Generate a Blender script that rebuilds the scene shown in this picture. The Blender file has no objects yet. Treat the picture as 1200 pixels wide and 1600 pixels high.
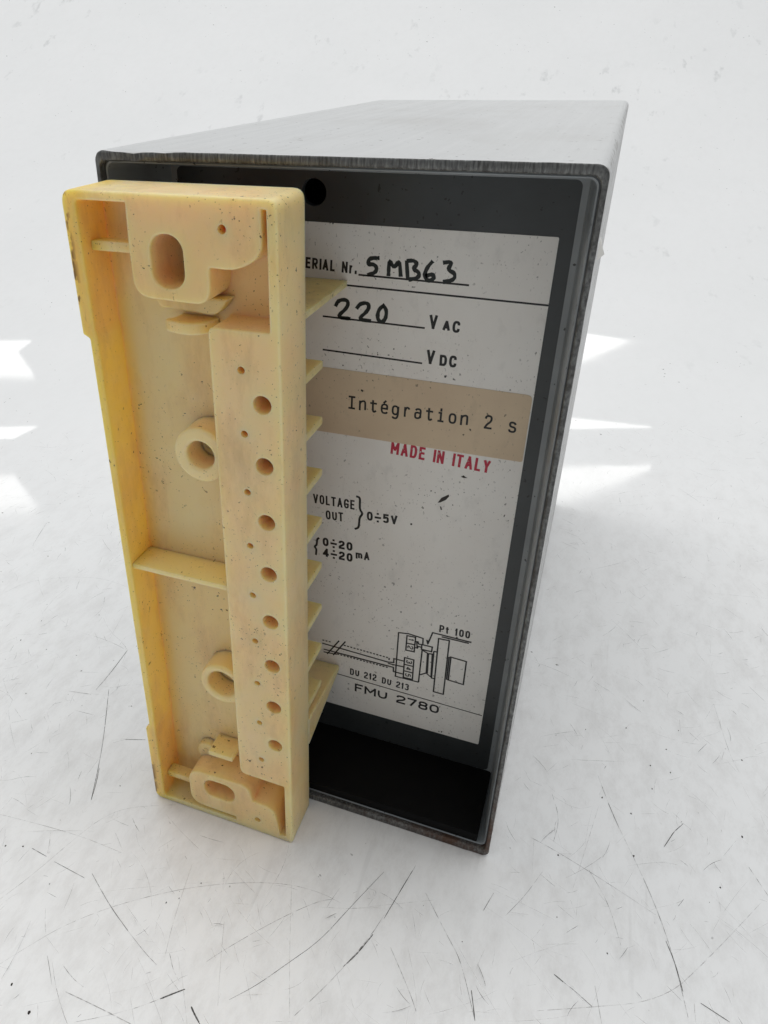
import bpy, bmesh, math, random
from mathutils import Vector, Matrix, noise
from mathutils.geometry import delaunay_2d_cdt
MM = 0.001
scene = bpy.context.scene
COL = scene.collection

# ------------------------------------------------------------------ camera
YAW, PITCH, ROLL = -0.38971, 0.51798, -0.0174
CAM = Vector((81.55, -113.82, 156.36))
FWD = Vector((math.sin(YAW)*math.cos(PITCH), math.cos(YAW)*math.cos(PITCH), -math.sin(PITCH)))
RGT = Vector((math.cos(YAW), -math.sin(YAW), 0))
UPV = RGT.cross(FWD)
r2 = RGT*math.cos(ROLL) + UPV*math.sin(ROLL)
u2 = -RGT*math.sin(ROLL) + UPV*math.cos(ROLL)
cd = bpy.data.cameras.new('camera'); cam = bpy.data.objects.new('camera', cd); COL.objects.link(cam)
cam.matrix_world = Matrix(((r2.x, u2.x, -FWD.x, CAM.x*MM), (r2.y, u2.y, -FWD.y, CAM.y*MM), (r2.z, u2.z, -FWD.z, CAM.z*MM), (0, 0, 0, 1)))
cd.sensor_fit = 'VERTICAL'; cd.sensor_height = 36.0; cd.sensor_width = 27.0
cd.lens = 36*1177.44/1600
cd.shift_x = 141.12/1600; cd.shift_y = -35.57/1600
cd.clip_start = 0.005; cd.clip_end = 50
scene.camera = cam

# ------------------------------------------------------------------ world, lamps, exposure
w = bpy.data.worlds.new('World'); scene.world = w; w.use_nodes = True
bg = w.node_tree.nodes['Background']; bg.inputs[0].default_value = (0.965, 0.985, 1.0, 1); bg.inputs[1].default_value = 0.33
HV = Vector((math.sin(YAW), math.cos(YAW), 0))       # horizontal view direction; the backdrop sheet runs square to it
HU = Vector((math.cos(YAW), -math.sin(YAW), 0))
C0 = Vector((CAM.x, CAM.y, 0))
def room(v, u, z): return (C0 + HV*v + HU*u + Vector((0, 0, z)))*MM
def area(name, loc, target, sx, sy, power, col=(1, 1, 1)):
    ld = bpy.data.lights.new(name, 'AREA'); ld.shape = 'RECTANGLE'; ld.size = sx; ld.size_y = sy
    ld.energy = power; ld.color = col
    o = bpy.data.objects.new(name, ld); COL.objects.link(o)
    o.location = loc; d = Vector(target) - Vector(loc); o.rotation_euler = d.to_track_quat('-Z', 'Y').to_euler()
    return o
cl = area('ceiling_light', room(1750, -100, 1700), room(1750, -100, 0), 8.0, 5.9, 42, (0.98, 0.99, 1.0)); cl.rotation_euler = (0, 0, -YAW)
area('overhead_tube_light', (0.0, 0.19, 1.7), (0.0, 0.19, 0), 2.0, 0.42, 14.5, (1.0, 0.995, 0.985))
vs = scene.view_settings
vs.view_transform = 'Standard'; vs.look = 'None'; vs.exposure = 0.0; vs.gamma = 1.0; vs.use_curve_mapping = False
scene.render.engine = 'CYCLES'

# ------------------------------------------------------------------ material helpers
def mat(name, base, rough=.5, metal=0., spec=.5):
    m = bpy.data.materials.new(name); m.use_nodes = True
    nt = m.node_tree; b = nt.nodes['Principled BSDF']
    b.inputs['Base Color'].default_value = (*base, 1); b.inputs['Roughness'].default_value = rough
    b.inputs['Metallic'].default_value = metal; b.inputs['Specular IOR Level'].default_value = spec
    return m, nt, b
class N:
    def __init__(s, nt): s.nt = nt; s.tc = nt.nodes.new('ShaderNodeTexCoord')
    def map(s, scale=(1, 1, 1), rot=(0, 0, 0), loc=(0, 0, 0)):
        n = s.nt.nodes.new('ShaderNodeMapping'); n.inputs['Scale'].default_value = scale; n.inputs['Rotation'].default_value = rot; n.inputs['Location'].default_value = loc
        s.nt.links.new(s.tc.outputs['Object'], n.inputs['Vector']); return n.outputs[0]
    def noise(s, vec, scale, detail=3, rough=.55, dist=0):
        n = s.nt.nodes.new('ShaderNodeTexNoise'); n.inputs['Scale'].default_value = scale; n.inputs['Detail'].default_value = detail; n.inputs['Roughness'].default_value = rough; n.inputs['Distortion'].default_value = dist
        s.nt.links.new(vec, n.inputs['Vector']); return n.outputs['Fac']
    def voro(s, vec, scale):
        n = s.nt.nodes.new('ShaderNodeTexVoronoi'); n.inputs['Scale'].default_value = scale; s.nt.links.new(vec, n.inputs['Vector']); return n.outputs['Distance']
    def ramp(s, fac, a, b, va=0., vb=1.):
        n = s.nt.nodes.new('ShaderNodeMapRange'); n.inputs['From Min'].default_value = a; n.inputs['From Max'].default_value = b; n.inputs['To Min'].default_value = va; n.inputs['To Max'].default_value = vb
        s.nt.links.new(fac, n.inputs['Value']); return n.outputs[0]
    def math(s, op, a, b):
        n = s.nt.nodes.new('ShaderNodeMath'); n.operation = op
        for i, q in enumerate((a, b)):
            if isinstance(q, (int, float)): n.inputs[i].default_value = q
            else: s.nt.links.new(q, n.inputs[i])
        return n.outputs[0]
    def mix(s, fac, a, b, mode='MIX'):
        n = s.nt.nodes.new('ShaderNodeMix'); n.data_type = 'RGBA'; n.blend_type = mode
        for sock, q in ((n.inputs[0], fac), (n.inputs[6], a), (n.inputs[7], b)):
            if isinstance(q, (int, float)): sock.default_value = q
            elif isinstance(q, tuple): sock.default_value = (*q, 1)
            else: s.nt.links.new(q, sock)
        return n.outputs[2]
    def bump(s, h, strength, dist, bsdf):
        n = s.nt.nodes.new('ShaderNodeBump'); n.inputs['Strength'].default_value = strength; n.inputs['Distance'].default_value = dist
        s.nt.links.new(h, n.inputs['Height']); s.nt.links.new(n.outputs[0], bsdf.inputs['Normal'])
    def sep(s):
        n = s.nt.nodes.new('ShaderNodeSeparateXYZ'); s.nt.links.new(s.tc.outputs['Object'], n.inputs[0]); return n.outputs

# cream plastic, yellowed and speckled
def cream(name):
    m, nt, b = mat(name, (.8, .6, .3), .4)
    n = N(nt); v = n.map()
    big = n.noise(v, 45, 3); med = n.noise(v, 260, 4)
    c = n.mix(n.ramp(big, .3, .7), (.965, .725, .415), (.955, .665, .315))
    c = n.mix(n.math('MULTIPLY', n.ramp(n.sep()[0], .0080, .0050), n.ramp(n.noise(n.map(loc=(5, 5, 5)), 35, 3), .25, .6, .55, 1)), c, (.92, .62, .15))  # amber left wall: light glowing through the plastic, painted into the colour
    c = n.mix(n.ramp(med, .45, .75, 0, .35), c, (.91, .65, .31))
    smear = n.ramp(n.noise(n.map((1, 1, .35)), 110, 6, .72), .49, .74, 0, .5)
    c = n.mix(smear, c, (.50, .35, .15))
    patch = n.ramp(n.noise(n.map(loc=(3, 1, 2)), 60, 3), .46, .6)
    sp = n.math('MULTIPLY', n.ramp(n.noise(v, 1000, 3, .6), .665, .70), patch)
    fine = n.math('MULTIPLY', n.ramp(n.noise(n.map(loc=(7, 2, 1)), 2300, 1, .5), .70, .74, 0, .8), n.ramp(n.noise(n.map(loc=(1, 5, 2)), 110, 2), .40, .65))
    sp = n.math('MAXIMUM', sp, fine)
    ed = n.math('MULTIPLY', n.ramp(n.sep()[0], .0034, .0024), n.ramp(n.noise(n.map((1, 1, .5)), 420, 3, .6), .50, .55, 0, .9))
    sp = n.math('MAXIMUM', sp, ed)
    c = n.mix(sp, c, (.085, .045, .02))
    nt.links.new(c, b.inputs['Base Color'])
    b.inputs['Subsurface Weight'].default_value = 1.0
    b.inputs['Subsurface Radius'].default_value = (1.0, .80, .38)
    b.inputs['Subsurface Scale'].default_value = .0042
    nt.links.new(n.ramp(med, .3, .7, .34, .5), b.inputs['Roughness'])
    n.bump(n.noise(v, 900, 3), .12, .0004, b)
    return m
M = {}
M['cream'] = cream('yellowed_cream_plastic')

# worn bare metal of the sleeve
m, nt, b = mat('brushed_grey_metal', (.6, .61, .61), .42, .12); n = N(nt)
st = n.noise(n.map((1, .035, 1)), 420, 4, .6); cl = n.noise(n.map((1, .55, 1)), 45, 6, .7)
c = n.mix(n.ramp(st, .3, .75), (.655, .665, .665), (.635, .645, .645))
c = n.mix(n.ramp(cl, .48, .8, 0, .5), c, (.47, .46, .44))
sp = n.ramp(n.noise(n.map(), 700, 2), .70, .73, 0, .8)
gr = n.math('MULTIPLY', n.ramp(n.sep()[0], .0797, .0802), n.ramp(n.noise(n.map((1, 1, .6)), 520, 5, .7), .44, .62, 0, .85))
c = n.mix(n.math('MAXIMUM', sp, gr), c, (.10, .085, .07)); nt.links.new(c, b.inputs['Base Color'])
nt.links.new(n.ramp(st, .3, .7, .30, .46), b.inputs['Roughness']); n.bump(st, .03, .0003, b)
M['metal'] = m
# sawn front edge of the sleeve, with grime
m, nt, b = mat('sawn_dirty_metal_edge', (.12, .12, .11), .5, .6); n = N(nt)
x = n.sep(); st = n.noise(n.map((1, 1, .15)), 2600, 3, .6); bl = n.noise(n.map(), 260, 4, .65)
side = n.noise(n.map((1, 1, .6)), 1500, 4, .65); mx = n.ramp(x[0], .0785, .0792)
st = n.math('ADD', n.math('MULTIPLY', st, n.math('SUBTRACT', 1., mx)), n.math('MULTIPLY', side, mx))
c = n.mix(n.ramp(st, .40, .68), (.085, .086, .085), (.235, .24, .235))
c = n.mix(n.ramp(bl, .48, .75, 0, .8), c, (.055, .048, .042))
c = n.mix(n.math('MULTIPLY', n.math('MULTIPLY', n.ramp(x[2], .030, .003), n.ramp(x[0], .045, .078)), n.ramp(bl, .38, .6, .2, .8)), c, (.11, .045, .02))
nt.links.new(c, b.inputs['Base Color']); n.bump(st, .25, .0003, b)
M['rim'] = m
# slate paint of the recess
def slate(name, col, rough, spec=.5):
    m, nt, b = mat(name, col, rough, 0, spec); n = N(nt)
    q = n.noise(n.map(), 90, 4); s = n.ramp(n.noise(n.map(), 820, 2), .69, .72, 0, .85)
    c = n.mix(n.ramp(q, .35, .7), col, tuple(v*.72 for v in col)); c = n.mix(s, c, (.008, .008, .008))
    nt.links.new(c, b.inputs['Base Color']); n.bump(n.noise(n.map(), 1500, 2), .05, .0002, b)
    return m
M['liner'] = slate('slate_grey_paint', (.27, .295, .31), .35)
M['floor_shade'] = slate('matt_black_floor_shade', (.006, .006, .006), .7, .12)  # near-black colour for the shaded case floor
M['panel'] = slate('satin_black_paint', (.046, .052, .054), .34)
m, nt, b = mat('black_void', (.004, .004, .004), .9); M['black'] = m
# label foil and paper
def paper(name, col, col2, specks, rough, metal=0.):
    m, nt, b = mat(name, col, rough, metal); n = N(nt)
    c = n.mix(n.ramp(n.noise(n.map(), 70, 4), .35, .7), col, col2)
    c = n.mix(n.ramp(n.noise(n.map((1, 1, .5)), 260, 5, .7), .55, .75, 0, .28), c, tuple(v*.55 for v in col))
    den = n.ramp(n.noise(n.map(loc=(2, 3, 4)), 55, 2), .36, .66)
    s = n.math('MULTIPLY', n.ramp(n.noise(n.map((1, 1, .8)), 1000, 2), specks, specks+.03), den)
    f = n.math('MULTIPLY', n.ramp(n.noise(n.map((1.2, 1, .7), loc=(4, 4, 1)), 2100, 1), specks+.01, specks+.05, 0, .5), den)
    c = n.mix(n.math('MAXIMUM', s, f), c, (.03, .025, .02))
    nt.links.new(c, b.inputs['Base Color']); return m
M['label'] = paper('silver_white_label', (.89, .875, .835), (.85, .825, .78), .678, .42)
M['sticker'] = paper('tan_paper_sticker', (.71, .57, .40), (.64, .50, .35), .71, .6)
def ink(name, col, lo=.36, hi=.42, rough=.5, scale=900, fade=1.):
    m, nt, b = mat(name, col, rough); n = N(nt)
    a = n.ramp(n.noise(n.map(), scale, 3), lo, hi, 0, fade)
    nt.links.new(a, b.inputs['Alpha']); return m
M['ink'] = ink('black_ink', (.012, .012, .013), .1, .2)
M['pen'] = ink('felt_pen', (.006, .012, .012), .1, .2)
M['red'] = ink('red_stamp_ink', (.5, .02, .055), .30, .42, scale=1100)
M['fleck'] = ink('dirt_fleck', (.02, .014, .01), .1, .2)
# white table sheet
m, nt, b = mat('white_glossy_sheet', (.8, .81, .81), .08); n = N(nt)
v = n.map()
sx = n.sep()
fd = n.math('ADD', n.math('MULTIPLY', n.math('SUBTRACT', sx[0], CAM.x*MM), HV.x), n.math('MULTIPLY', n.math('SUBTRACT', sx[1], CAM.y*MM), HV.y))
near = n.ramp(fd, .27, .12); nearr = n.ramp(fd, .29, .14)
c = n.mix(n.ramp(n.noise(v, 9, 4), .35, .7), (.86, .865, .865), (.83, .838, .838))
c = n.mix(n.math('MULTIPLY', n.ramp(n.noise(n.map((1, .45, 1), (0, 0, .5)), 150, 8, .8), .45, .74, 0, .5), n.ramp(fd, .34, .16, .15, 1)), c, (.55, .538, .525))
for k, (rz, sc) in enumerate(((.5, 60), (-.75, 75), (1.25, 85), (-.15, 70))):
    ln = n.noise(n.map((1, .03, 1), (0, 0, rz), (k*3, k, 0)), sc*4, 3, .6)
    msk = n.ramp(n.noise(n.map(loc=(k*5, 2, 1)), 30, 2), .48, .66)
    f = n.math('MULTIPLY', n.math('MULTIPLY', n.ramp(ln, .66, .72, 0, .22), msk), near)
    c = n.mix(f, c, (.33, .32, .31))
s = n.math('MULTIPLY', n.ramp(n.noise(v, 420, 2), .735, .755, 0, .8), n.ramp(n.noise(v, 22, 2), .45, .62))
c = n.mix(s, c, (.10, .095, .09))
sm = n.math('MULTIPLY', n.ramp(n.noise(n.map((1, .5, .35), (0, 0, .39)), 90, 3, .6), .62, .72, 0, .4), n.ramp(n.noise(v, 7, 2), .46, .6))
sm = n.math('MULTIPLY', sm, n.ramp(fd, .35, .6, .35, 1))
c = n.mix(sm, c, (.45, .46, .46))
nt.links.new(c, b.inputs['Base Color'])
rr = n.math('ADD', n.math('MULTIPLY', nearr, .16), n.ramp(n.noise(v, 40, 4), .3, .7, .03, .055))
rr = n.math('ADD', rr, n.ramp(fd, .46, .7, 0, .2))
nt.links.new(rr, b.inputs['Roughness'])
n.bump(n.noise(v, 26, 2), .02, .0015, b)
M['sheet'] = m
def scratch(name, col, fade, lo, hi):
    m, nt, b = mat(name, col, .6); n = N(nt)
    a = n.math('MULTIPLY', n.ramp(n.noise(n.map(), 520, 4, .65), lo, hi, 0, fade), n.ramp(n.noise(n.map(), 70, 2), .3, .55, .35, 1))
    nt.links.new(a, b.inputs['Alpha']); return m
SCR = [scratch('dark_scratch', (.045, .043, .04), 1., .30, .5), scratch('grey_scratch', (.17, .165, .16), .75, .36, .6), scratch('faint_scratch', (.36, .35, .34), .5, .36, .62)]
def emit(name, col, s):
    m = bpy.data.materials.new(name); m.use_nodes = True; nt = m.node_tree; nt.nodes.clear()
    e = nt.nodes.new('ShaderNodeEmission'); e.inputs[0].default_value = (*col, 1); e.inputs[1].default_value = s
    o = nt.nodes.new('ShaderNodeOutputMaterial'); nt.links.new(e.outputs[0], o.inputs[0]); return m
M['lamp'] = emit('ceiling_lamp_diffuser', (1, .99, .97), 2.9)

# ------------------------------------------------------------------ object helpers
def link(name, me, m, parent=None, smooth=35, wn=False):
    for mm in (m if isinstance(m, (list, tuple)) else [m]): me.materials.append(mm)
    if smooth:
        for p in me.polygons: p.use_smooth = True
        me.set_sharp_from_angle(angle=math.radians(smooth))
    o = bpy.data.objects.new(name, me); COL.objects.link(o)
    if parent is not None:
        o.parent = parent
        if parent is root: o.matrix_parent_inverse = ROOTINV
    if wn:
        md = o.modifiers.new('wn', 'WEIGHTED_NORMAL'); md.keep_sharp = True
    return o
def mesh(name, V, F):
    me = bpy.data.meshes.new(name); me.from_pydata([tuple(c*MM for c in v) for v in V], [], F); me.update(); return me
def arc(cx, cz, r, a0, a1, n): return [(cx + r*math.cos(math.radians(a0+(a1-a0)*i/n)), cz + r*math.sin(math.radians(a0+(a1-a0)*i/n))) for i in range(n+1)]
def rrect(x0, z0, x1, z1, r, n=6):
    return arc(x1-r, z0+r, r, -90, 0, n) + arc(x1-r, z1-r, r, 0, 90, n) + arc(x0+r, z1-r, r, 90, 180, n) + arc(x0+r, z0+r, r, 180, 270, n)
def circle(cx, cz, r, n=28): return [(cx+r*math.cos(2*math.pi*i/n), cz+r*math.sin(2*math.pi*i/n)) for i in range(n)]
def rounded(pts, rs, n=5):
    """fillet the corners of a closed polygon"""
    out = []; L = len(pts)
    for i in range(L):
        p = Vector(pts[i]); a = Vector(pts[i-1]); c = Vector(pts[(i+1) % L]); r = rs[i] if isinstance(rs, (list, tuple)) else rs
        if r <= 0: out.append(tuple(p)); continue
        u = (a-p); v = (c-p); d = min(r, u.length*.49, v.length*.49); u.normalize(); v.normalize()
        A = p+u*d; B = p+v*d
        for k in range(n+1):
            t = k/n; q = A*(1-t)**2 + p*2*t*(1-t) + B*t*t; out.append((q.x, q.y))
    return out
def ccw(p):
    a = sum(p[i][0]*p[(i+1) % len(p)][1]-p[(i+1) % len(p)][0]*p[i][1] for i in range(len(p)))
    return p if a > 0 else p[::-1]
def inset(p, d):
    out = []; L = len(p)
    for i in range(L):
        a, b, c = Vector(p[i-1]), Vector(p[i]), Vector(p[(i+1) % L])
        e1 = (b-a); e2 = (c-b)
        if e1.length < 1e-9: e1 = e2
        if e2.length < 1e-9: e2 = e1
        e1 = e1.normalized(); e2 = e2.normalized(); n1 = Vector((-e1.y, e1.x)); n2 = Vector((-e2.y, e2.x))
        k = n1+n2; k = k/max(.35, k.dot(n1)) if k.length > 1e-6 else n1
        q = b+k*d; out.append((q.x, q.y))
    return out
def inside(p, lp):
    c = False; j = len(lp)-1
    for i in range(len(lp)):
        if (lp[i][1] > p[1]) != (lp[j][1] > p[1]) and p[0] < (lp[j][0]-lp[i][0])*(p[1]-lp[i][1])/(lp[j][1]-lp[i][1])+lp[i][0]: c = not c
        j = i
    return c
def capfill(V, F, caps, flip):
    """fill the first loop minus the others; caps = [(index of first vertex, 2-D loop)]"""
    co, ed, ix = [], [], []
    for b, q in caps:
        o = len(co); n = len(q); co += [Vector(p) for p in q]; ix += [b+i for i in range(n)]; ed += [(o+i, o+(i+1) % n) for i in range(n)]
    vo, eo, fo, ov, oe, of = delaunay_2d_cdt(co, ed, [], 1, 1e-7)
    y = V[caps[0][0]][1]; vm = []
    for i, p in enumerate(vo):
        if ov[i]: vm.append(ix[ov[i][0]])
        else: vm.append(len(V)); V.append((p.x, y, p.y))
    for t in fo:
        m3 = ((vo[t[0]].x+vo[t[1]].x+vo[t[2]].x)/3, (vo[t[0]].y+vo[t[1]].y+vo[t[2]].y)/3)
        if not inside(m3, caps[0][1]) or any(inside(m3, q) for b, q in caps[1:]): continue
        a_, b_, c_ = (vo[i] for i in t)
        if (b_-a_).cross(c_-a_) < 0: t = t[::-1]
        f = tuple(vm[i] for i in t)
        if len(set(f)) < 3: continue
        F.append(f[::-1] if flip else f)
def edge_steps(r, y0): return [(r*(1-math.sin(math.radians(a))), y0+r*(1-math.cos(math.radians(a)))) for a in (0, 30, 60, 90)]
def rings(V, F, lp, steps):
    """stack of loops (inset, y); returns first and last as cap loops"""
    rs = []
    for d, y in steps:
        q = inset(lp, d) if abs(d) > 1e-6 else lp
        rs.append((len(V), q)); V.extend((x, y, z) for x, z in q)
    n = len(lp)
    for k in range(len(rs)-1):
        a, b = rs[k][0], rs[k+1][0]
        for i in range(n):
            j = (i+1) % n; F.append((a+i, b+i, b+j, a+j)[::-1])
    return rs[0], rs[-1]
def extr(outer, holes, y0, y1, r=.3, V=None, F=None, back=True, keepx=1e9):
    """plate in the x-z plane from y0 (front, towards the viewer) to y1, edges of the front rounded by r; real holes"""
    V = [] if V is None else V; F = [] if F is None else F
    loops = [ccw(outer)] + [ccw(h)[::-1] for h in holes]
    steps = [(0, y0), ] if r <= 0 else [(r*(1-math.sin(math.radians(a))), y0+r*(1-math.cos(math.radians(a)))) for a in (0, 30, 60, 90)]
    fr, bk = [], []
    for lp in loops:
        rings = []
        for d, y in steps + [(0, y1)]:
            q = inset(lp, d) if d > 1e-6 else lp
            q = [(b[0], a[1]) if b[0] >= keepx else a for a, b in zip(q, lp)]
            rings.append((len(V), q)); V.extend((x, y, z) for x, z in q)
        n = len(lp)
        for k in range(len(rings)-1):
            a, b = rings[k][0], rings[k+1][0]
            for i in range(n):
                j = (i+1) % n; F.append((a+i, b+i, b+j, a+j)[::-1])
        fr.append(rings[0]); bk.append(rings[-1])
    for caps, flip in ((fr, False), (bk, True)):
        if flip and not back: continue
        capfill(V, F, caps, flip)
    return V, F
def part(name, outer, holes, y0, y1, m, parent, r=.3, keepx=1e9):
    V, F = extr(outer, holes, y0, y1, r, keepx=keepx)
    return link(name, mesh(name, V, F), m, parent, 38, True)
def boxm(name, x0, x1, y0, y1, z0, z1, b=.2):
    bm = bmesh.new(); bmesh.ops.create_cube(bm, size=1)
    for v in bm.verts: v.co = Vector((x0+(v.co.x+.5)*(x1-x0), y0+(v.co.y+.5)*(y1-y0), z0+(v.co.z+.5)*(z1-z0)))*MM
    if b: bmesh.ops.bevel(bm, geom=bm.edges[:], offset=b*MM, segments=2, profile=.6, affect='EDGES')
    me = bpy.data.meshes.new(name); bm.to_mesh(me); bm.free(); return me
def chaikin(p, n=2, closed=False):
    for _ in range(n):
        q = [] if closed else [p[0]]
        L = len(p)
        for i in range(L if closed else L-1):
            a, b = p[i], p[(i+1) % L]
            q += [(a[0]*.75+b[0]*.25, a[1]*.75+b[1]*.25), (a[0]*.25+b[0]*.75, a[1]*.25+b[1]*.75)]
        if not closed: q.append(p[-1])
        p = q
    return p
def ribbon(p, wd, V, F, put, taper=0., seed=0, wob=0.):
    """flat stroke of width wd along p"""
    closed = (abs(p[0][0]-p[-1][0])+abs(p[0][1]-p[-1][1])) < 1e-6 and len(p) > 3
    q = p[:-1] if closed else p
    L = len(q); b0 = len(V)
    for i in range(L):
        a = Vector(q[i-1]) if (i > 0 or closed) else None; b = Vector(q[i]); c = Vector(q[(i+1) % L]) if (i < L-1 or closed) else None
        e1 = (b-a).normalized() if a is not None else (c-b).normalized(); e2 = (c-b).normalized() if c is not None else e1
        n1 = Vector((-e1.y, e1.x)); n2 = Vector((-e2.y, e2.x)); k = n1+n2
        k = k/max(.45, k.dot(n1)) if k.length > 1e-4 else n1
        t = i/max(1, L-1); ww = wd*(1-taper*abs(2*t-1)**3)
        if wob: ww *= 1+wob*noise.noise(Vector((i*.7, seed*3.1, 0)))
        ext = Vector((0, 0))
        for s in (-1, 1): V.append(put(b+ext+k*s*ww*.5))
    for i in range(L if closed else L-1):
        a = b0+2*i; d = b0+2*((i+1) % L); F.append((a, d, d+1, a+1))

# ------------------------------------------------------------------ table sheet sweeping up behind
prof = []; zz = 0.; vv = -700.; SEG = [(318, 0), (353, 5.7), (428, 5.8), (505, 13.8), (1000, 44)]
def slope(v):
    if v <= SEG[0][0]: return 0
    for (a, sa), (b_, sb) in zip(SEG, SEG[1:]):
        if v <= b_: return sa+(sb-sa)*(v-a)/(b_-a)
    return SEG[-1][1]
while vv < 1010:
    prof.append((vv, zz)); dv = 200 if vv < 300-200 else (20 if vv < 300 else 4)
    if vv >= 300:
        zz += math.tan(math.radians(slope(vv+dv/2)))*dv
    vv += dv
V, F = [], []
US = [-1500, -700, -300, 0, 300, 700, 1500]
for v, z in prof:
    for u in US:
        q = C0+HV*v+HU*u; V.append((q.x, q.y, z))
nu = len(US)
for i in range(len(prof)-1):
    for j in range(nu-1): F.append((i*nu+j, i*nu+j+1, (i+1)*nu+j+1, (i+1)*nu+j))
sheet = link('table_surface', mesh('table_surface', V, F), M['sheet'], None, 60)
sheet['kind'] = 'structure'; sheet['label'] = 'scratched glossy white table sheet sweeping up into the backdrop'; sheet['category'] = 'table surface'

# ceiling lamps whose reflections lie on the sheet
def lamp_panel(quad, label):
    V = [tuple((room(v, u, 1500))/MM) for v, u in quad] + [tuple((room(v, u, 1525))/MM) for v, u in quad]
    F = [(3, 2, 1, 0), (4, 5, 6, 7)] + [(i, (i+1) % 4, 4+(i+1) % 4, 4+i) for i in range(4)]
    me = mesh('ceiling_lamp', V, F); o = link('ceiling_lamp', me, M['lamp'], None, 0)
    o['label'] = label; o['category'] = 'ceiling lamp'; o['group'] = 'ceiling lamps reflected in the table sheet'
    return o
lamp_panel([(2785, 700), (2785, 1180), (3075, 1660), (3075, 700)], 'white ceiling lamp panel reflected beside the bare metal side')
lamp_panel([(2785, -2200), (2785, -1100), (3075, -1290), (3075, -2200)], 'white ceiling lamp panel reflected beside the cream plastic block')

# ------------------------------------------------------------------ the instrument
W, H, DP, YP = 80.4, 144.0, 165.2, 20.0
root = bpy.data.objects.new('panel_instrument', None); COL.objects.link(root)
root.location = (W/2*MM, DP/2*MM, 0); root.empty_display_size = .02
bpy.context.view_layer.update(); ROOTINV = root.matrix_world.inverted()
root['label'] = 'grey metal instrument housing with open rear, printed label and cream plastic terminal block'
root['category'] = 'instrument'

def ringpts(d, n_c=8, ns=40, r0=1.7):
    dx = d*.6 if d < 1.7 else 1.02+(d-1.7)*(2.9/2.9)
    x0, z0, x1, z1 = dx, d, W-dx, H-d; r = max(1.1, r0-d*.2)
    pts = []
    cs = [((x1-r, z0+r), -90), ((x1-r, z1-r), 0), ((x0+r, z1-r), 90), ((x0+r, z0+r), 180)]
    for k in range(4):
        a = arc(cs[k][0][0], cs[k][0][1], r, cs[k][1], cs[k][1]+90, n_c); pts += a
        nx = cs[(k+1) % 4]; e = arc(nx[0][0], nx[0][1], r, nx[1], nx[1]+90, n_c)[0]
        for i in range(1, ns): pts.append((a[-1][0]+(e[0]-a[-1][0])*i/ns, a[-1][1]+(e[1]-a[-1][1])*i/ns))
    return pts
def loft(levels, jitter=None, cap_last=False, mats=None):
    V, F, MI = [], [], []
    n = None
    for k, (d, y) in enumerate(levels):
        p = ringpts(d); n = len(p)
        for (x, z) in p:
            dx = dy = dz = 0
            if jitter: dx, dy, dz = jitter(k, x, y, z)
            V.append((x+dx, y+dy, z+dz))
    for k in range(len(levels)-1):
        for i in range(n):
            j = (i+1) % n; F.append((k*n+i, (k+1)*n+i, (k+1)*n+j, k*n+j)); MI.append(mats[k] if mats else 0)
    if cap_last: F.append(tuple((len(levels)-1)*n+i for i in range(n))[::-1]); MI.append(mats[-1] if mats else 0)
    return V, F, MI
def rim_jit(k, x, y, z):
    if y > 1.6: return (0, 0, 0)
    a = .03
    ch = max(0., 1-abs(x-7)/13.) if z > 138 else 0.       # chipped, smeared top corner
    ch = max(ch, .7*max(0., 1-abs(x-W+2)/5.) if z < 6 else 0.)
    q = Vector((x*.5, z*.5, k*.6))
    return (a*noise.noise(q), a*.6*noise.noise(q+Vector((9, 0, 0)))+ch*.5*abs(noise.noise(q*1.3)), a*noise.noise(q+Vector((0, 7, 0)))-ch*.75*abs(noise.noise(q*.9+Vector((3, 3, 0)))))
lv = [(0, DP), (0, 60), (0, 12), (0, 1.5), (0, .4), (.08, .12), (.3, .01), (.9, 0), (1.3, .05), (1.55, .3), (1.62, .8), (1.65, 2.5)]
V, F, MI = loft(lv, rim_jit, mats=[0, 0, 0, 0, 0, 1, 1, 1, 1, 1, 1])
n0 = len(ringpts(0)); F.append(tuple(range(n0))); MI.append(0)
me = mesh('housing_sleeve', V, F); sleeve = link('housing_sleeve', me, [M['metal'], M['rim']], root, 50)
for p, mi in zip(me.polygons, MI): p.material_index = mi
bm = bmesh.new(); bm.from_mesh(me); bmesh.ops.recalc_face_normals(bm, faces=bm.faces[:]); bm.to_mesh(me); bm.free()
# inner liner: a drafted frame between rim and rear panel
V, F, MI = loft([(1.66, 1.9), (1.68, 1.45), (1.85, 1.3), (2.05, 1.45), (2.2, 2.2), (2.75, 9), (3.0, 16), (3.25, 18.6), (3.6, 19.6), (4.6, YP-.03)])
me = mesh('inner_liner', V, F); link('inner_liner', me, M['liner'], root, 40)
# rear panel with screw hole
pl = part('rear_panel', rrect(3.0, 3.0, W-3.0, H-3.0, 2.2), [circle(31.5, 135.8, 2.3), circle(31.5, 8.2, 2.3)], YP, YP+1.5, M['panel'], root, .1)
link('floor_shade_slab', boxm('floor_shade_slab', 3.0, W-3.0, 1.3, YP-.05, 2.2, 4.75, .35), M['floor_shade'], root, 40)  # added black slab, stands in for shadow and dirt on the case floor
link('inner_baffle', boxm('inner_baffle', 4, W-4, 34, 35, 4, H-4, 0), M['black'], root, 0)

# torn scrap of dried glue on the side edge
me = mesh('glue_scrap', [(80.3, 17.5, 131.4), (80.3, 22.5, 131.0), (80.3, 18.0, 127.6), (80.3, 22.0, 127.9), (81.45, 19.3, 128.5), (81.3, 20.6, 128.3), (80.75, 19.8, 129.9)], [(0, 6, 4, 2), (1, 3, 5, 6), (6, 5, 4), (2, 4, 5, 3), (0, 1, 6), (0, 2, 3, 1)])
link('glue_scrap', me, M['label'], root, 0)
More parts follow.
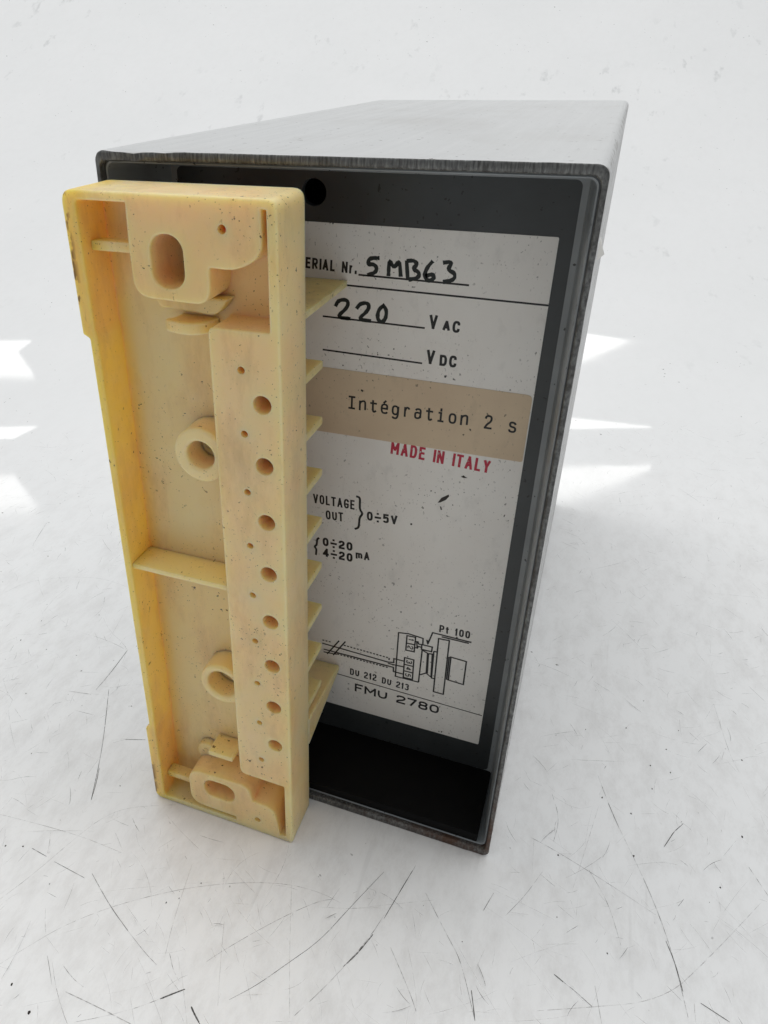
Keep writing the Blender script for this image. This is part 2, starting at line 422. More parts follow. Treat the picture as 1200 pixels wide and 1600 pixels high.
# ------------------------------------------------------------------ label with its print
DATA = {
'texts':[['SERIAL Nr.',[28.43,122.45],[39.65,122.0],2.05],['V',[54.04,113.23],[55.34,113.25],2.6],['AC',[56.48,113.1],[59.42,113.03],2.05],['V',[53.99,106.51],[55.32,106.5],2.72],['DC',[56.49,106.41],[59.44,106.44],2.15],['VOLTAGE',[31.32,71.45],[40.69,71.68],2.33],['OUT',[34.31,67.9],[38.19,68.08],2.3],['0÷5V',[43.71,69.65],[50.26,69.96],2.24],['0÷20',[33.62,60.68],[40.47,60.85],2.22],['4÷20',[33.64,57.78],[40.54,57.86],2.26],['mA',[41.45,59.05],[44.51,59.17],2.21],['Pt 100',[61.52,43.84],[68.23,43.94],2.1],['DU 212',[40.9,24.06],[47.52,24.15],2.09],['DU 213',[49.0,23.98],[55.56,23.82],2.02]],
'wide':[['FMU 2780',[42.27,18.97],[63.21,18.95],2.6]],
'mono':[['Intégration 2 s',[38.83,95.16],[71.79,95.05],2.84]],
'red':[['MADE IN ITALY',[48.09,86.56],[67.79,85.71],2.84]],
'rules':[[[40.21,121.94],[60.41,121.67]],[[25.02,119.93],[38.68,119.83],[74.09,119.37]],[[33.28,113.54],[53.17,113.25]],[[33.3,106.87],[53.15,106.46]]],
'thin_rules':[[[33.52,23.26],[38.66,23.15],[73.33,22.12]]],
'hand1':[[[44.08,125.21],[42.11,125.07],[41.94,123.81],[42.92,124.09],[43.66,123.52],[43.42,122.55],[41.89,122.01]],[[45.86,122.11],[45.87,125.13],[46.82,123.54],[47.76,125.16],[48.14,122.18]],[[49.04,125.14],[49.45,121.87]],[[49.04,125.04],[50.41,125.24],[51.03,124.57],[50.19,123.74],[51.5,123.22],[51.35,122.23],[49.56,121.77]],[[53.75,125.37],[52.8,124.19],[52.38,122.72],[53.14,121.75],[54.2,122.3],[53.92,123.15],[52.59,122.64]],[[55.52,125.2],[57.24,125.52],[56.39,124.05],[57.82,123.55],[57.73,122.37],[55.8,121.86]]],
'hand2':[[[35.81,115.66],[36.43,116.94],[38.28,117.16],[38.31,115.72],[36.01,113.58],[38.88,113.58]],[[39.99,115.6],[40.76,116.73],[42.41,116.88],[42.34,115.49],[40.28,113.61],[42.93,113.54]],[[45.17,116.69],[44.26,115.78],[44.1,114.1],[44.93,113.4],[45.73,114.26],[45.83,115.87],[45.17,116.69]]],
'brace':[[[41.02,75.09],[41.91,74.98],[41.91,73.41],[41.95,71.94],[42.66,71.09],[41.95,69.98],[41.89,68.65],[41.82,67.3],[40.92,66.79]],[[32.66,62.55],[32.15,62.11],[32.09,61.15],[32.04,60.49],[31.47,59.91],[31.98,59.39],[31.92,58.47],[31.86,57.67]]],
'diagram':[[[57.84,27.38],[52.19,27.35],[52.25,40.9],[54.63,41.26],[58.0,40.92],[58.05,39.2]],[[58.03,37.57],[57.84,27.38]],[[54.25,40.61],[56.27,40.7],[56.21,36.31],[54.23,36.23],[54.25,40.61]],[[54.24,38.37],[56.25,38.45]],[[54.08,33.88],[56.3,33.86],[56.34,27.72],[54.11,27.72],[54.08,33.88]],[[54.09,31.79],[56.32,31.83]],[[54.1,29.77],[56.31,29.8]],[[56.36,39.48],[56.91,39.56],[57.09,38.99],[57.86,38.96]],[[56.27,37.65],[56.9,37.67],[57.07,38.26],[57.84,38.23]],[[56.64,39.38],[56.82,37.73]],[[57.85,39.05],[60.28,39.05],[60.19,37.63],[57.85,37.61],[57.85,39.05]],[[58.04,37.44],[59.33,36.9],[59.46,30.86],[58.07,29.83]],[[59.34,36.81],[60.44,36.99],[60.63,29.95],[59.5,30.78]],[[59.55,36.79],[59.71,30.85]],[[60.72,37.93],[61.44,37.94]],[[60.72,37.93],[60.79,29.72],[61.46,29.76]],[[61.5,41.95],[63.93,42.09],[63.92,25.63],[61.56,25.66],[61.5,41.95]],[[64.16,37.1],[64.68,37.45]],[[64.17,30.59],[64.74,30.42]],[[64.68,37.45],[68.22,37.26],[68.19,30.21],[64.7,30.45],[64.68,37.45]],[[64.3,37.06],[64.31,30.55]],[[33.49,31.9],[50.15,31.2],[51.6,31.53],[51.54,32.73],[54.07,32.76]],[[50.17,30.78],[54.11,30.95]],[[33.89,30.1],[50.4,30.0],[51.57,30.01],[51.64,28.7],[54.1,28.67]],[[33.89,29.23],[36.62,29.43],[37.39,29.58]],[[37.86,34.01],[34.83,28.86]],[[39.45,34.23],[36.39,28.97]],[[68.78,43.08],[60.03,43.25],[59.2,39.65]],[[68.23,42.64],[62.12,42.67]]],
'dash':[[[33.56,32.92],[34.05,32.93]],[[34.38,32.93],[34.86,32.94]],[[35.19,32.95],[35.67,32.96]],[[39.06,32.97],[39.56,32.96]],[[39.89,32.94],[40.39,32.93]],[[40.72,32.91],[41.21,32.9]],[[41.54,32.88],[42.03,32.87]],[[42.36,32.86],[42.85,32.84]],[[43.18,32.83],[43.67,32.81]],[[44.0,32.8],[44.49,32.78]],[[44.81,32.77],[45.3,32.75]],[[45.63,32.74],[46.11,32.72]],[[46.44,32.71],[46.92,32.69]],[[47.24,32.68],[47.73,32.66]],[[48.05,32.65],[48.53,32.63]],[[48.85,32.62],[49.33,32.61]],[[49.65,32.59],[50.13,32.58]],[[37.39,29.68],[37.89,29.67]],[[38.23,29.67],[38.73,29.66]],[[39.07,29.66],[39.57,29.65]],[[39.9,29.65],[40.4,29.64]],[[40.73,29.64],[41.23,29.63]],[[41.56,29.63],[42.06,29.62]],[[42.39,29.62],[42.88,29.61]],[[43.21,29.61],[43.71,29.6]],[[44.04,29.6],[44.53,29.59]],[[44.86,29.59],[45.35,29.58]],[[45.67,29.58],[46.16,29.57]],[[46.49,29.57],[46.98,29.56]],[[47.3,29.56],[47.79,29.56]],[[48.11,29.55],[48.6,29.55]],[[48.92,29.54],[49.4,29.54]],[[49.73,29.53],[50.21,29.53]],[[50.45,32.57],[50.39,31.98]]],
'arrow':[[59.12,39.35],[58.7,40.78],[59.6,40.75]],
'digits':[['1',[55.29,39.68],[55.29,38.6]],['2',[55.23,37.32],[55.22,36.32]],['3',[55.22,32.82],[55.21,31.79]],['4',[55.21,30.75],[55.2,29.71]],['5',[55.19,28.71],[55.18,27.66]]],
'sticker':[[29.63,103.47],[73.78,102.83],[73.71,89.25],[29.51,89.19]],
'label':[[74.14,130.61],[73.4,12.55]],
'flecks':[[[58.46,77.13],[59.09,78.37],[60.53,79.48],[60.66,79.07],[60.07,78.12],[58.98,77.29]],[[58.96,76.39],[59.25,76.34],[59.5,75.66],[59.22,75.54]],[[62.62,83.94],[63.04,84.39],[63.38,84.14],[63.87,83.92],[63.1,83.77]],[[53.11,70.95],[53.51,71.03],[53.54,70.63],[53.19,70.55]],[[59.36,102.04],[59.7,102.18],[59.49,101.58],[59.3,101.65]],[[71.7,76.76],[71.92,77.2],[72.03,77.06],[71.86,76.53]]],
'scr':[[0.5,1,[[-6.5,-58.6],[-3.0,-53.0],[0.7,-47.5],[7.3,-40.8],[14.2,-35.4],[21.7,-30.3],[31.6,-25.2],[40.9,-22.0],[48.0,-21.3],[53.0,-21.9]]],[0.6,1,[[31.9,-43.1],[33.7,-40.4],[38.6,-34.0],[44.2,-27.5],[48.7,-23.1],[51.1,-21.8]]],[0.7,0,[[39.2,-47.8],[43.0,-43.6],[47.2,-37.4],[51.6,-31.0],[55.0,-22.5],[59.6,-11.8]]],[0.9,1,[[51.9,-45.8],[55.3,-39.4],[57.8,-34.0],[61.0,-26.3],[62.3,-21.1]]],[1.6,0,[[57.6,-34.1],[58.4,-32.7],[59.6,-30.3],[61.3,-25.8]]],[1.0,0,[[-0.6,-35.6],[4.1,-38.5],[8.1,-40.8],[13.9,-43.6]]],[0.7,1,[[13.9,-43.6],[19.2,-46.0],[22.9,-47.3]]],[0.8,1,[[22.6,-56.1],[24.0,-55.0],[26.8,-52.5]]],[1.8,0,[[26.8,-52.5],[28.6,-50.8],[30.4,-49.2]]],[2.2,0,[[33.0,-51.5],[34.0,-52.3],[35.7,-53.4]]],[1.0,0,[[35.7,-53.4],[38.6,-55.4]]],[0.7,1,[[-15.7,-47.8],[-12.8,-40.8],[-9.3,-29.2],[-6.7,-22.7],[-2.6,-18.0],[8.0,-13.2]]],[0.6,1,[[-30.2,-30.9],[-19.0,-29.6],[-7.9,-28.7],[2.7,-28.9]]],[0.9,0,[[-17.2,-35.4],[-12.7,-35.9]]],[0.9,0,[[-10.2,-36.3],[-1.4,-37.1]]],[0.8,1,[[5.3,-54.1],[8.6,-55.5],[11.7,-56.1]]],[1.2,1,[[9.0,-58.1],[16.8,-58.1],[24.0,-58.3]]],[1.0,0,[[-12.1,-19.5],[-13.7,-15.1],[-15.8,-10.7]]],[0.8,1,[[24.2,-44.4],[26.4,-46.9],[28.5,-48.3]]],[0.6,2,[[51.6,-47.4],[47.2,-36.8],[41.3,-20.9]]],[0.6,2,[[37.7,-49.6],[34.4,-41.8],[31.6,-34.6]]],[0.7,2,[[24.0,-46.5],[21.6,-38.5],[19.1,-25.5]]],[0.6,1,[[-5.4,-21.9],[-2.5,-22.3],[0.7,-22.4]]],[0.5,1,[[13.7,-62.0],[18.7,-58.9],[22.6,-56.1]]],[0.5,2,[[49.2,-24.4],[55.0,-22.5],[60.6,-20.0]]],[0.5,1,[[57.1,-16.7],[59.8,-16.5],[58.6,-20.4]]],[1.0,1,[[102.2,32.5],[104.9,24.8],[107.9,17.6],[112.0,9.0],[115.8,-0.3],[118.5,-9.5],[120.4,-19.3]]],[1.0,0,[[104.9,24.8],[107.5,18.4]]],[1.0,0,[[116.9,-5.5],[118.5,-9.5],[119.7,-14.7]]],[0.6,2,[[100.4,50.0],[105.7,46.1],[108.9,41.8]]],[1.1,0,[[117.0,17.0],[118.1,19.4],[119.2,22.0],[121.3,25.1]]],[1.0,0,[[65.8,-7.7],[64.4,-13.5],[62.5,-21.8]]],[0.7,1,[[92.1,22.8],[94.5,16.1],[93.7,9.5]]],[0.6,1,[[86.0,-12.0],[89.2,-6.2],[92.1,0.9]]],[0.8,1,[[69.3,-13.2],[75.8,-20.9],[79.0,-24.3],[83.6,-34.3]]],[1.0,0,[[82.0,-29.2],[83.6,-34.3]]],[1.6,0,[[96.5,-20.4],[98.3,-21.2]]],[1.1,1,[[98.3,-21.2],[100.7,-22.2],[103.7,-23.8]]],[0.9,2,[[94.2,-28.3],[100.9,-25.2],[116.0,-18.0],[124.4,-6.6],[135.8,10.5]]],[0.7,1,[[88.5,8.7],[93.9,7.4],[105.6,3.3],[115.1,-0.5]]],[0.8,1,[[134.2,18.5],[137.3,12.6]]],[1.0,0,[[122.7,-15.7],[127.5,-17.3]]],[0.8,1,[[65.3,-27.0],[71.0,-33.8],[73.0,-36.7]]],[0.8,1,[[104.0,-19.7],[105.5,-26.2]]],[0.6,2,[[98.6,-0.9],[101.1,13.2],[102.8,23.0]]],[0.6,2,[[92.6,22.0],[97.9,20.1],[101.3,22.4]]],[0.9,1,[[81.5,-12.6],[82.9,-7.9]]],[0.7,1,[[108.5,-9.8],[105.8,-1.2],[101.6,5.0]]],[0.5,1,[[130.7,69.1],[133.2,51.1],[134.9,45.9]]],[1.1,0,[[-33.4,30.1],[-32.6,18.6],[-32.7,12.3]]],[0.9,0,[[-39.7,9.0],[-32.9,10.2]]],[1.0,0,[[-29.3,13.7],[-20.7,-1.4],[-16.0,-10.8],[-12.1,-19.5]]],[0.9,0,[[-15.3,-0.5],[-9.6,1.5]]],[0.6,2,[[-29.5,14.0],[-26.8,16.4],[-21.7,18.6]]],[0.5,2,[[-69.3,34.6],[-70.7,43.1],[-69.9,50.0]]],[0.6,2,[[-89.2,38.0],[-84.9,49.2],[-64.9,58.8],[-50.8,57.2]]],[0.6,2,[[-61.0,6.4],[-56.5,2.5],[-52.3,0.2]]],[0.7,1,[[-56.5,8.1],[-60.0,5.3]]]],
'specks':[[-1.7,-60.8,0.256],[4.8,-63.6,0.28800000000000003],[-19.4,-35.8,0.17600000000000002],[-23.3,-37.1,0.17600000000000002],[18.2,-35.4,0.16],[23.1,-28.8,0.14400000000000002],[20.3,-33.6,0.128],[108.5,51.3,0.22399999999999998],[110.0,23.7,0.22399999999999998],[110.7,12.2,0.22399999999999998],[103.5,26.0,0.20800000000000002],[95.0,6.3,0.192],[133.7,26.3,0.22399999999999998],[135.9,50.5,0.192],[118.2,47.3,0.16],[114.4,40.4,0.17600000000000002],[128.0,11.0,0.20800000000000002],[114.7,33.0,0.14400000000000002],[106.0,-12.4,0.16],[119.0,39.8,0.16],[121.4,55.3,0.128],[98.5,46.9,0.128],[-88.6,62.9,0.192],[-67.3,21.9,0.192],[-67.2,31.9,0.17600000000000002],[-35.1,-13.2,0.14400000000000002],[-57.0,21.2,0.16]]}
YL = 19.90
lab = part('label', rounded([(6.3, 12.7), (73.5, 12.55), (74.15, 130.6), (6.3, 130.9)], .3), [], YL, YP-.005, M['label'], root, .02)
def putter(y):
    st = [0]
    def f(p): return (p.x, y-st[0], p.y)
    return f, st
GLY = {
'S':(1,['s1,.76 .98,1 .02,1 0,.56 1,.48 .98,0 .02,0 0,.24']),'E':(.85,['l1,1 0,1 0,0 1,0','l0,.52 .85,.52']),'R':(1,['l0,0 0,1','s0,1 1,1 1,.48 0,.48','l.45,.48 1,0']),
'I':(.12,['l.5,0 .5,1']),'A':(1.05,['l0,0 .5,1 1,0','l.2,.3 .8,.3']),'L':(.8,['l0,1 0,0 1,0']),'N':(1,['l0,0 0,1 1,0 1,1']),'r':(.6,['l0,0 0,.68','s0,.4 .3,.68 1,.64']),
'.':(.12,['l.5,0 .5,.16']),'V':(1.05,['l0,1 .5,0 1,1']),'C':(1,['s1,.7 .98,1.04 0,1.04 0,-.04 .98,-.04 1,.3']),'D':(1,['l0,0 0,1','s0,1 1,1 1,0 0,0']),'O':(1,['c0,0 0,1 1,1 1,0']),
'T':(.95,['l0,1 1,1','l.5,1 .5,0']),'G':(1,['s1,.72 1,1 0,1 0,0 1,0 1,.46 ','l1,.46 .55,.46']),'U':(1,['s0,1 0,0 1,0 1,1']),'M':(1.25,['l0,0 0,1 .5,.3 1,1 1,0']),'Y':(1,['l0,1 .5,.45 1,1','l.5,.45 .5,0']),
'F':(.85,['l1,1 0,1 0,0','l0,.52 .8,.52']),'P':(1,['l0,0 0,1','s0,1 1,1 1,.45 0,.45']),'t':(.6,['s.4,1 .4,0 1,0','l0,.68 .95,.68']),'m':(1.3,['l0,0 0,.68','s0,.66 .5,.7 .5,0','s.5,.66 1,.7 1,0']),
'n':(.9,['l0,0 0,.7','s0,.5 .2,.72 .95,.8 1,.4 1,0']),'é':(.9,['l0,.38 1,.38','s1,.38 1,.74 0,.74 0,0 .9,-.02 1,.12','l.35,.86 .75,1.06']),'g':(.9,['c0,.02 0,.72 .95,.72 .95,.02','s1,.72 .98,-.3 .2,-.34 0,-.2']),
'a':(.9,['s.08,.62 .3,.76 1,.74 .95,.3 .95,0','s.95,.42 .1,.46 0,.2 .1,-.05 .8,-.02 .95,.2']),'i':(.7,['l.1,.7 .5,.7 .5,0','l0,0 1,0','l.5,.9 .5,1.02']),'o':(.9,['c0,0 0,.74 1,.74 1,0']),'s':(.9,['s.95,.58 .8,.74 .05,.76 .05,.4 1,.36 .95,-.02 .1,-.02 0,.16']),
'0':(.95,['c0,0 0,1 1,1 1,0']),'1':(.5,['l.05,.72 .6,1','l.7,1 .7,0']),'2':(.95,['s0,.72 .05,1 1,1 1,.55 0,.25 0,0','l0,0 1,0']),'3':(.95,['s0,.85 .1,1 1,1 .95,.56 .4,.54','s.4,.54 1,.54 1,0 .05,0 0,.18']),
'4':(1,['l.75,0 .75,1 0,.25 1,.25']),'5':(.95,['l.95,1 .1,1 .05,.55','s.05,.55 .95,.68 1,.3 .9,0 .1,0 0,.16']),'6':(.95,['s.9,.9 .1,1.05 0,.4 0,0 1,0 1,.58 0,.58 .05,.3']),'7':(.95,['l0,1 1,1 .35,0']),
'8':(.95,['c.05,.53 .05,1 .95,1 .95,.53','c0,0 0,.53 1,.53 1,0']),'÷':(1.05,['l0,.45 1,.45','l.5,.985 .5,.995','l.5,-.09 .5,-.08']),' ':(.55,[])}
MONO = {'I':(1,['l.1,1 .9,1','l.5,1 .5,0','l.1,0 .9,0']),'r':(.9,['l.2,0 .2,.7','s.2,.45 .45,.74 .8,.74 .98,.6']),'t':(.9,['s.4,.98 .4,0 .7,-.05 1,.08','l.05,.7 .95,.7']),'2':(.9,['s.02,.76 .1,1 .95,1.02 1,.6 .3,.3 .02,0','l.02,0 1,0'])}
def glyph_strokes(ch, table):
    wd, ss = table.get(ch) or GLY[ch]; out = []
    for s in ss:
        k = s[0]; pts = [tuple(float(c) for c in q.split(',')) for q in s[1:].split()]
        if k == 'l' and len(pts) > 2:
            out += [[pts[i], pts[i+1]] for i in range(len(pts)-1)]; continue
        if k == 's': pts = chaikin(pts, 3)
        elif k == 'c':
            (a, b_) = (pts[0], pts[2]); cx, cy, rx, ry = (a[0]+b_[0])/2, (a[1]+b_[1])/2, abs(b_[0]-a[0])/2, abs(b_[1]-a[1])/2
            e = 2.7; pts = []
            for i in range(28):
                t = 2*math.pi*i/28; c_, s_ = math.cos(t), math.sin(t)
                pts.append((cx+rx*math.copysign(abs(c_)**(2/e), c_), cy+ry*math.copysign(abs(s_)**(2/e), s_)))
            pts.append(pts[0])
        out.append(pts)
    return wd, out
def text(name, s, a, b_, h, y, m, parent, wt=.17, gap=.42, mono=False, gw=None, vary=0.):
    f, st = putter(y); V, F = [], []
    tab = MONO if mono else {}
    if mono: adv = [1.0]*len(s); gap_ = .5; wid = [1.0]*len(s)
    else: wid = [glyph_strokes(c, tab)[0] for c in s]; gap_ = gap
    tot = sum(wid)+gap_*(len(s)-1)
    L = (Vector(b_)-Vector(a)); ln = L.length; ex = L.normalized(); ez = Vector((-ex.y, ex.x))
    u = ln/tot; x = 0.; A = Vector(a); wdt = min(wt*h, .41*u) if not mono else wt*h
    for c, wd in zip(s, wid):
        g, ss = glyph_strokes(c, tab)
        off = (1-g)/2*u if mono else 0
        gw_ = max(.01, g*u)
        for pts in ss:
            ins = wdt*.5
            q = []
            for px, pz in pts:
                xx = x+off+ins*.6+px*max(.01, gw_-ins*1.2); q.append(tuple(A+ex*xx+ez*(ins+pz*(h-2*ins))))
            if len(q) == 2:       # square the ends off
                for e0, e1 in ((0, 1), (-1, -2)):
                    d = (Vector(q[e0])-Vector(q[e1])); d = d.normalized()*ins*(.95 if min(abs(d.x), abs(d.y)) < .25*d.length else .35) if d.length > 1e-6 else d
                    q[e0] = tuple(Vector(q[e0])+d)
            st[0] += .0006
            ribbon(q, wdt, V, F, f)
        x += (wd+gap_)*u
    o = link(name, mesh(name, V, F), m, parent, 0); return o
def strokes(name, lines, wd, y, m, parent, smooth=0, taper=0., wob=0.):
    f, st = putter(y); V, F = [], []
    for k, p in enumerate(lines):
        p = [tuple(q) for q in p]
        if smooth: p = chaikin(p, smooth, False)
        st[0] += .0006; ribbon(p, wd, V, F, f, taper, k, wob)
    return link(name, mesh(name, V, F), m, parent, 0)
YI = YL-.012
NM = {'SERIAL Nr.': 'serial_number_text', 'Pt 100': 'sensor_name_text'}
for s, a, b_, h in DATA['texts']:
    text(NM.get(s, 'printed_text'), s, a, b_, h, YI, M['ink'], lab, .27, .5)
for s, a, b_, h in DATA['wide']: text('type_number_text', s, a, b_, h, YI, M['ink'], lab, .19, .3)
for s, a, b_, h in DATA['red']: text('origin_stamp', s, a, b_, h, YI, M['red'], lab, .22, .5)
strokes('handwritten_serial_number', DATA['hand1'], .72, YI, M['pen'], lab, 2, 0, .3)
strokes('handwritten_voltage', DATA['hand2'], .72, YI, M['pen'], lab, 2, 0, .3)
for p in DATA['rules']: strokes('rule_line', [p], .34, YI, M['ink'], lab)
for p in DATA['thin_rules']: strokes('rule_line', [p], .27, YI, M['ink'], lab)
for p in DATA['brace']: strokes('brace', [p], .5, YI, M['ink'], lab, 2)
dg = strokes('sensor_diagram', DATA['diagram']+DATA['dash'], .34, YI-.03, M['ink'], lab)
V = [(x, YI-.1, z) for x, z in DATA['arrow']]
link('arrow_head', mesh('arrow_head', V, [(0, 1, 2)]), M['ink'], lab, 0)
V, F = [], []
f, st = putter(YI-.06)
for d, a, b_ in DATA['digits']:          # terminal numbers, printed on their side
    g, ss = glyph_strokes(d, {}); A = Vector(a)
    for pts in ss:
        st[0] += .0006
        ribbon([(A.x-.55+p[1]*1.15, A.y+.05-(p[0]-.5)*.75*g) for p in pts], .24, V, F, f)
link('terminal_numbers', mesh('terminal_numbers', V, F), M['ink'], lab, 0)
V, F = [], []
for p in DATA['flecks']:
    b0 = len(V); V += [(x, YI-.03, z) for x, z in p]; F.append(tuple(range(b0, len(V))))
o = link('dirt_flecks', mesh('dirt_flecks', V, F), M['fleck'], lab, 0); o['kind'] = 'stuff'
# tan typed sticker over the label
sq = [(max(29.0, DATA['sticker'][0][0])-8, DATA['sticker'][0][1])] + DATA['sticker'][1:3] + [(DATA['sticker'][3][0]-8, DATA['sticker'][3][1])]
stk = part('typed_sticker', rounded(sq, [.8, 1.0, .5, .8]), [], 19.80, 19.875, M['sticker'], root, .02)
for s, a, b_, h in DATA['mono']: text('typed_text', s, a, b_, h, 19.79, M['ink'], stk, .14, mono=True)

# ------------------------------------------------------------------ cream terminal carrier standing in the opening
Y0, YF, YB = -12.73, -5.3, -1.7
XR = 38.2; ZT = 139.7
outer = rounded([(2.1, .05), (XR, .05), (XR, ZT), (1.9, ZT), (2.0, 116.6), (3.25, 116.0), (3.2, 24.2), (2.1, 23.4)], [2.0, .9, 1.8, 2.2, .35, .35, .35, .35])
# the cavity left between walls, terminal strip and the two mounting bosses (all one moulding)
cavity = rounded([(4.6, 1.5), (23.9, 1.5), (23.9, 2.6), (12.2, 2.7), (12.2, 14.0), (27.5, 14.5), (28.6, 10.0), (33.8, 9.8), (35.1, 1.5), (36.5, 1.5), (36.5, 18.5), (25.9, 18.6),
                  (25.95, 120.3), (36.5, 120.35), (36.5, 138.2), (35.7, 138.2), (35.7, 131.6), (31.3, 129.3), (26.9, 129.5), (26.7, 123.7), (13.25, 124.0), (13.2, 131.5), (13.4, 138.2),
                  (4.3, 138.2), (4.5, 117.5), (4.75, 116.2), (4.75, 24.5), (4.6, 23)],
                 [.9, .25, .25, 3.6, 3.8, 3.4, .5, 4.6, .1, .3, .3, 1.9, 1.1, .3, .3, .1, 4.4, 2.4, .5, 3.2, 3.2, 0, .2, .9, .2, .3, .3, .2], 7)
slot_up = rrect(16.9, 125.75, 22.65, 133.95, 2.6, 8); slot_lo = rrect(16.2, 6.9, 24.0, 12.5, 2.5, 8)
V, F = [], []                                     # one closed tray: rim, side walls, floor, slot, back
o_f, o_b = rings(V, F, ccw(outer), edge_steps(.4, Y0)+[(0, YB-.25), (.25, YB)])
b_f, b_b = rings(V, F, ccw(rrect(5.2, 2.2, 25.5, ZT-17.5, .8))[::-1], [(0, YF+2.0), (0, YB)])
i_f, i_b = rings(V, F, ccw(cavity)[::-1], edge_steps(.34, Y0)+[(0, YF-.3), (-.08, YF-.08), (-.28, YF)])
s_f, s_b = rings(V, F, ccw(slot_up)[::-1], edge_steps(.3, Y0)+[(0, YB)])
fronts = [o_f, i_f, s_f]
for lp, r_ in [(slot_lo, .3)]+[(circle(34.78, 108.4-11.1*i, 1.62), .14) for i in range(8)]+[(circle(31.37, 113.9-11.1*i, .66, 16), .06) for i in range(9)]+[(circle(29.45, 135.2, .7, 16), .06), (circle(29.6, 4.3, .75, 16), .06)]:
    h_f, h_b = rings(V, F, ccw(lp)[::-1], edge_steps(r_, Y0)+[(0, YF)]); fronts.append(h_f); capfill(V, F, [h_b], False)   # blind holes
h1, h1b = rings(V, F, ccw(circle(21.6, 96.2, 2.2, 24))[::-1], [(0, YF), (0, YF+2.0)])
h2, h2b = rings(V, F, ccw(circle(21.8, 41.5, 2.2, 24))[::-1], [(0, YF), (0, YF+2.0)])
capfill(V, F, fronts, False); capfill(V, F, [i_b, h1, h2], False)
capfill(V, F, [o_b, s_b, b_b], True); capfill(V, F, [b_f, h1b, h2b], True)
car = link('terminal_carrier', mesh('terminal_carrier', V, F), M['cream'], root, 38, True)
car['label'] = 'yellowed cream plastic terminal block full of screw holes'
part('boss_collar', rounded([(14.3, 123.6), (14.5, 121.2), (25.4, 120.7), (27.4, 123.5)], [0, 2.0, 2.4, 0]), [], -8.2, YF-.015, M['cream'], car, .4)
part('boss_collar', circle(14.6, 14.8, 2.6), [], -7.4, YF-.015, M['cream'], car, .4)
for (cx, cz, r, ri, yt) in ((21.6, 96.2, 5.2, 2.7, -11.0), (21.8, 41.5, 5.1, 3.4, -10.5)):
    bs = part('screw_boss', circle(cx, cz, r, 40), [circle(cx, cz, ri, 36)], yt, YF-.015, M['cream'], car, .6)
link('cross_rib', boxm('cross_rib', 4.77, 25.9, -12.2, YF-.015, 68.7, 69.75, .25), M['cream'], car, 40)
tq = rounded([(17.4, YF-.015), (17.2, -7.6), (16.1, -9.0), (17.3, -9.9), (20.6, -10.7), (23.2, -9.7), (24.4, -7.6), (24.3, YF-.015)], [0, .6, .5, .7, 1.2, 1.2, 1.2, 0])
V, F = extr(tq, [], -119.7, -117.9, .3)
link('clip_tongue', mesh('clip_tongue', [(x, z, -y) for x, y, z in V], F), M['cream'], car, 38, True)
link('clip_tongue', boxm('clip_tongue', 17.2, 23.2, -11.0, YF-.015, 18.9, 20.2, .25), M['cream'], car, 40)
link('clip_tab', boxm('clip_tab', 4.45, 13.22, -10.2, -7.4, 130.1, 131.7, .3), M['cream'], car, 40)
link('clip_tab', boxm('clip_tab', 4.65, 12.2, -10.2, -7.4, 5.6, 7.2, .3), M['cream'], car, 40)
# dividers reaching back to the rear panel
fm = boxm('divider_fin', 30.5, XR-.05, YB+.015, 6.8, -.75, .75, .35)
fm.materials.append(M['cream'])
for i in range(8):
    o = bpy.data.objects.new('divider_fin', fm); COL.objects.link(o); o.parent = car
    o.matrix_parent_inverse = Matrix.Identity(4); o.location = (0, 0, (109.0-10.93*i)*MM)
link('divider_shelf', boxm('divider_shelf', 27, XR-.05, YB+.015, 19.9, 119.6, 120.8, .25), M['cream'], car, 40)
bm = bmesh.new()
pr = [(YB+.015, 20.6), (19.7, 25.2), (19.7, 26.4), (YB+.015, 28.6)]
vv_ = [[bm.verts.new((x*MM, y*MM, z*MM)) for y, z in pr] for x in (27, XR-.05)]
bm.faces.new(vv_[0]); bm.faces.new(vv_[1][::-1])
for i in range(4): bm.faces.new((vv_[0][i], vv_[1][i], vv_[1][(i+1) % 4], vv_[0][(i+1) % 4]))
bmesh.ops.recalc_face_normals(bm, faces=bm.faces[:]); bmesh.ops.bevel(bm, geom=bm.edges[:], offset=.25*MM, segments=2, affect='EDGES')
me = bpy.data.meshes.new('divider_shelf'); bm.to_mesh(me); bm.free(); link('divider_shelf', me, M['cream'], car, 40)

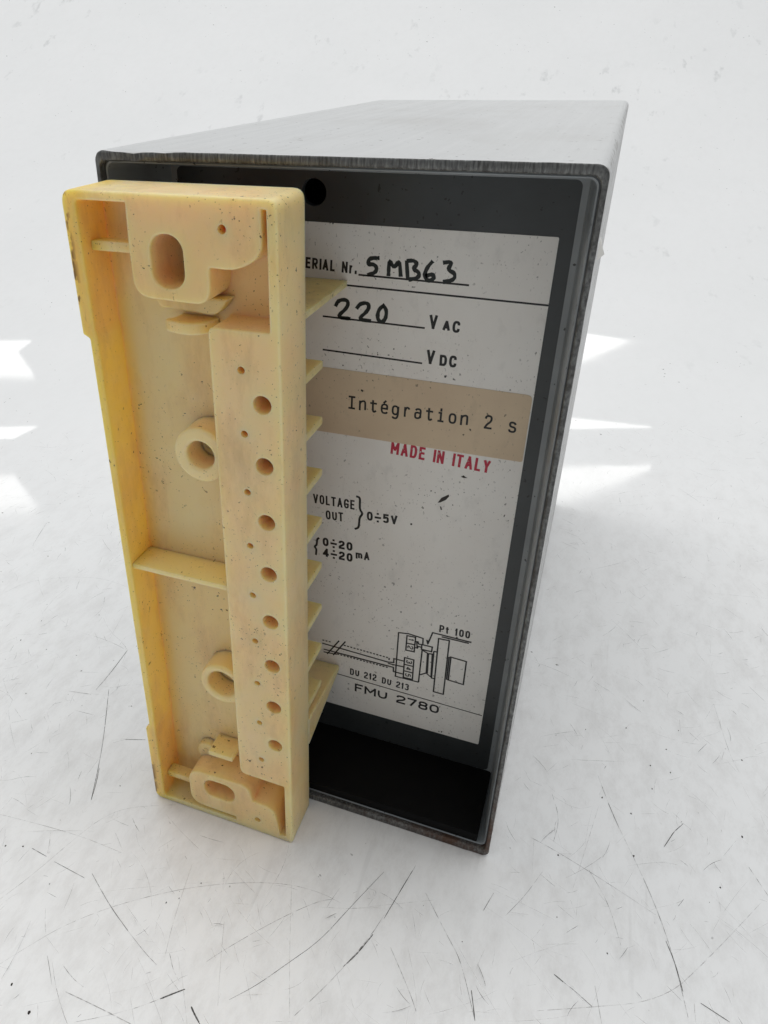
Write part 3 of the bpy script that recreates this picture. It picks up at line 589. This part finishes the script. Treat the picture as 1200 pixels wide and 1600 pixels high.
# ------------------------------------------------------------------ scratches and specks on the table
def put_g(p): return (p.x, p.y, ZS[0])
ZS = [.02]
sets = [([], []), ([], []), ([], [])]
for k, (wd, mi, pts) in enumerate(DATA['scr']):
    p = chaikin([tuple(q) for q in pts], 3)
    ZS[0] = .02+.0006*k; ribbon(p, wd*.14, *sets[mi], put_g, .5, k, .5)
rnd = random.Random(5)
for k in range(4200):
    v = rnd.uniform(20, 330); u = rnd.uniform(-.75, .75)*(v+60)
    q = C0+HV*v+HU*u
    if -3 < q.x < W+3 and -16 < q.y < DP+3: continue
    a = rnd.choice((.5, -.9, 1.3, 2.4, rnd.uniform(0, 3.1)))+rnd.gauss(0, .25); L = rnd.uniform(.5, 6.5)*(1 if rnd.random() < .88 else 3); bend = rnd.gauss(0, .045)
    pts = []
    for t in range(6):
        s = t/5-.5; aa = a+bend*s*4
        pts.append((q.x+math.cos(aa)*L*s, q.y+math.sin(aa)*L*s))
    ZS[0] = .06+.0006*k; mi = rnd.choice((0, 1, 1, 1, 2, 2, 2, 2, 2, 2)); ribbon(pts, rnd.uniform(.04, .1), *sets[mi], put_g, .8, k, .5)
for (V, F), m_, nm in zip(sets, SCR, ('dark', 'grey', 'faint')):
    o = link('scratches', mesh('scratches', V, F), m_, sheet, 0) if 0 else None
    me = mesh('scratches', V, F); me.materials.append(m_); o = bpy.data.objects.new('scratches', me); COL.objects.link(o); o.parent = sheet; o['kind'] = 'stuff'
V, F = [], []
sp = [tuple(q) for q in DATA['specks']]
for k in range(70):
    v = rnd.uniform(30, 330); u = rnd.uniform(-.7, .7)*(v+60); q = C0+HV*v+HU*u
    if -3 < q.x < W+3 and -16 < q.y < DP+3: continue
    sp.append((q.x, q.y, rnd.uniform(.05, .14)))
for x, y, r in sp:
    b0 = len(V); n_ = 6; ph = rnd.random()*6
    for i in range(n_):
        rr = r*rnd.uniform(.6, 1.3); V.append((x+rr*math.cos(ph+i*1.047), y+rr*math.sin(ph+i*1.047)*1.4, .02))
    V.append((x, y, .02+r*.9))
    for i in range(n_): F.append((b0+i, b0+(i+1) % n_, b0+n_))
me = mesh('dirt_specks', V, F); me.materials.append(M['fleck']); o = bpy.data.objects.new('dirt_specks', me); COL.objects.link(o); o.parent = sheet; o['kind'] = 'stuff'
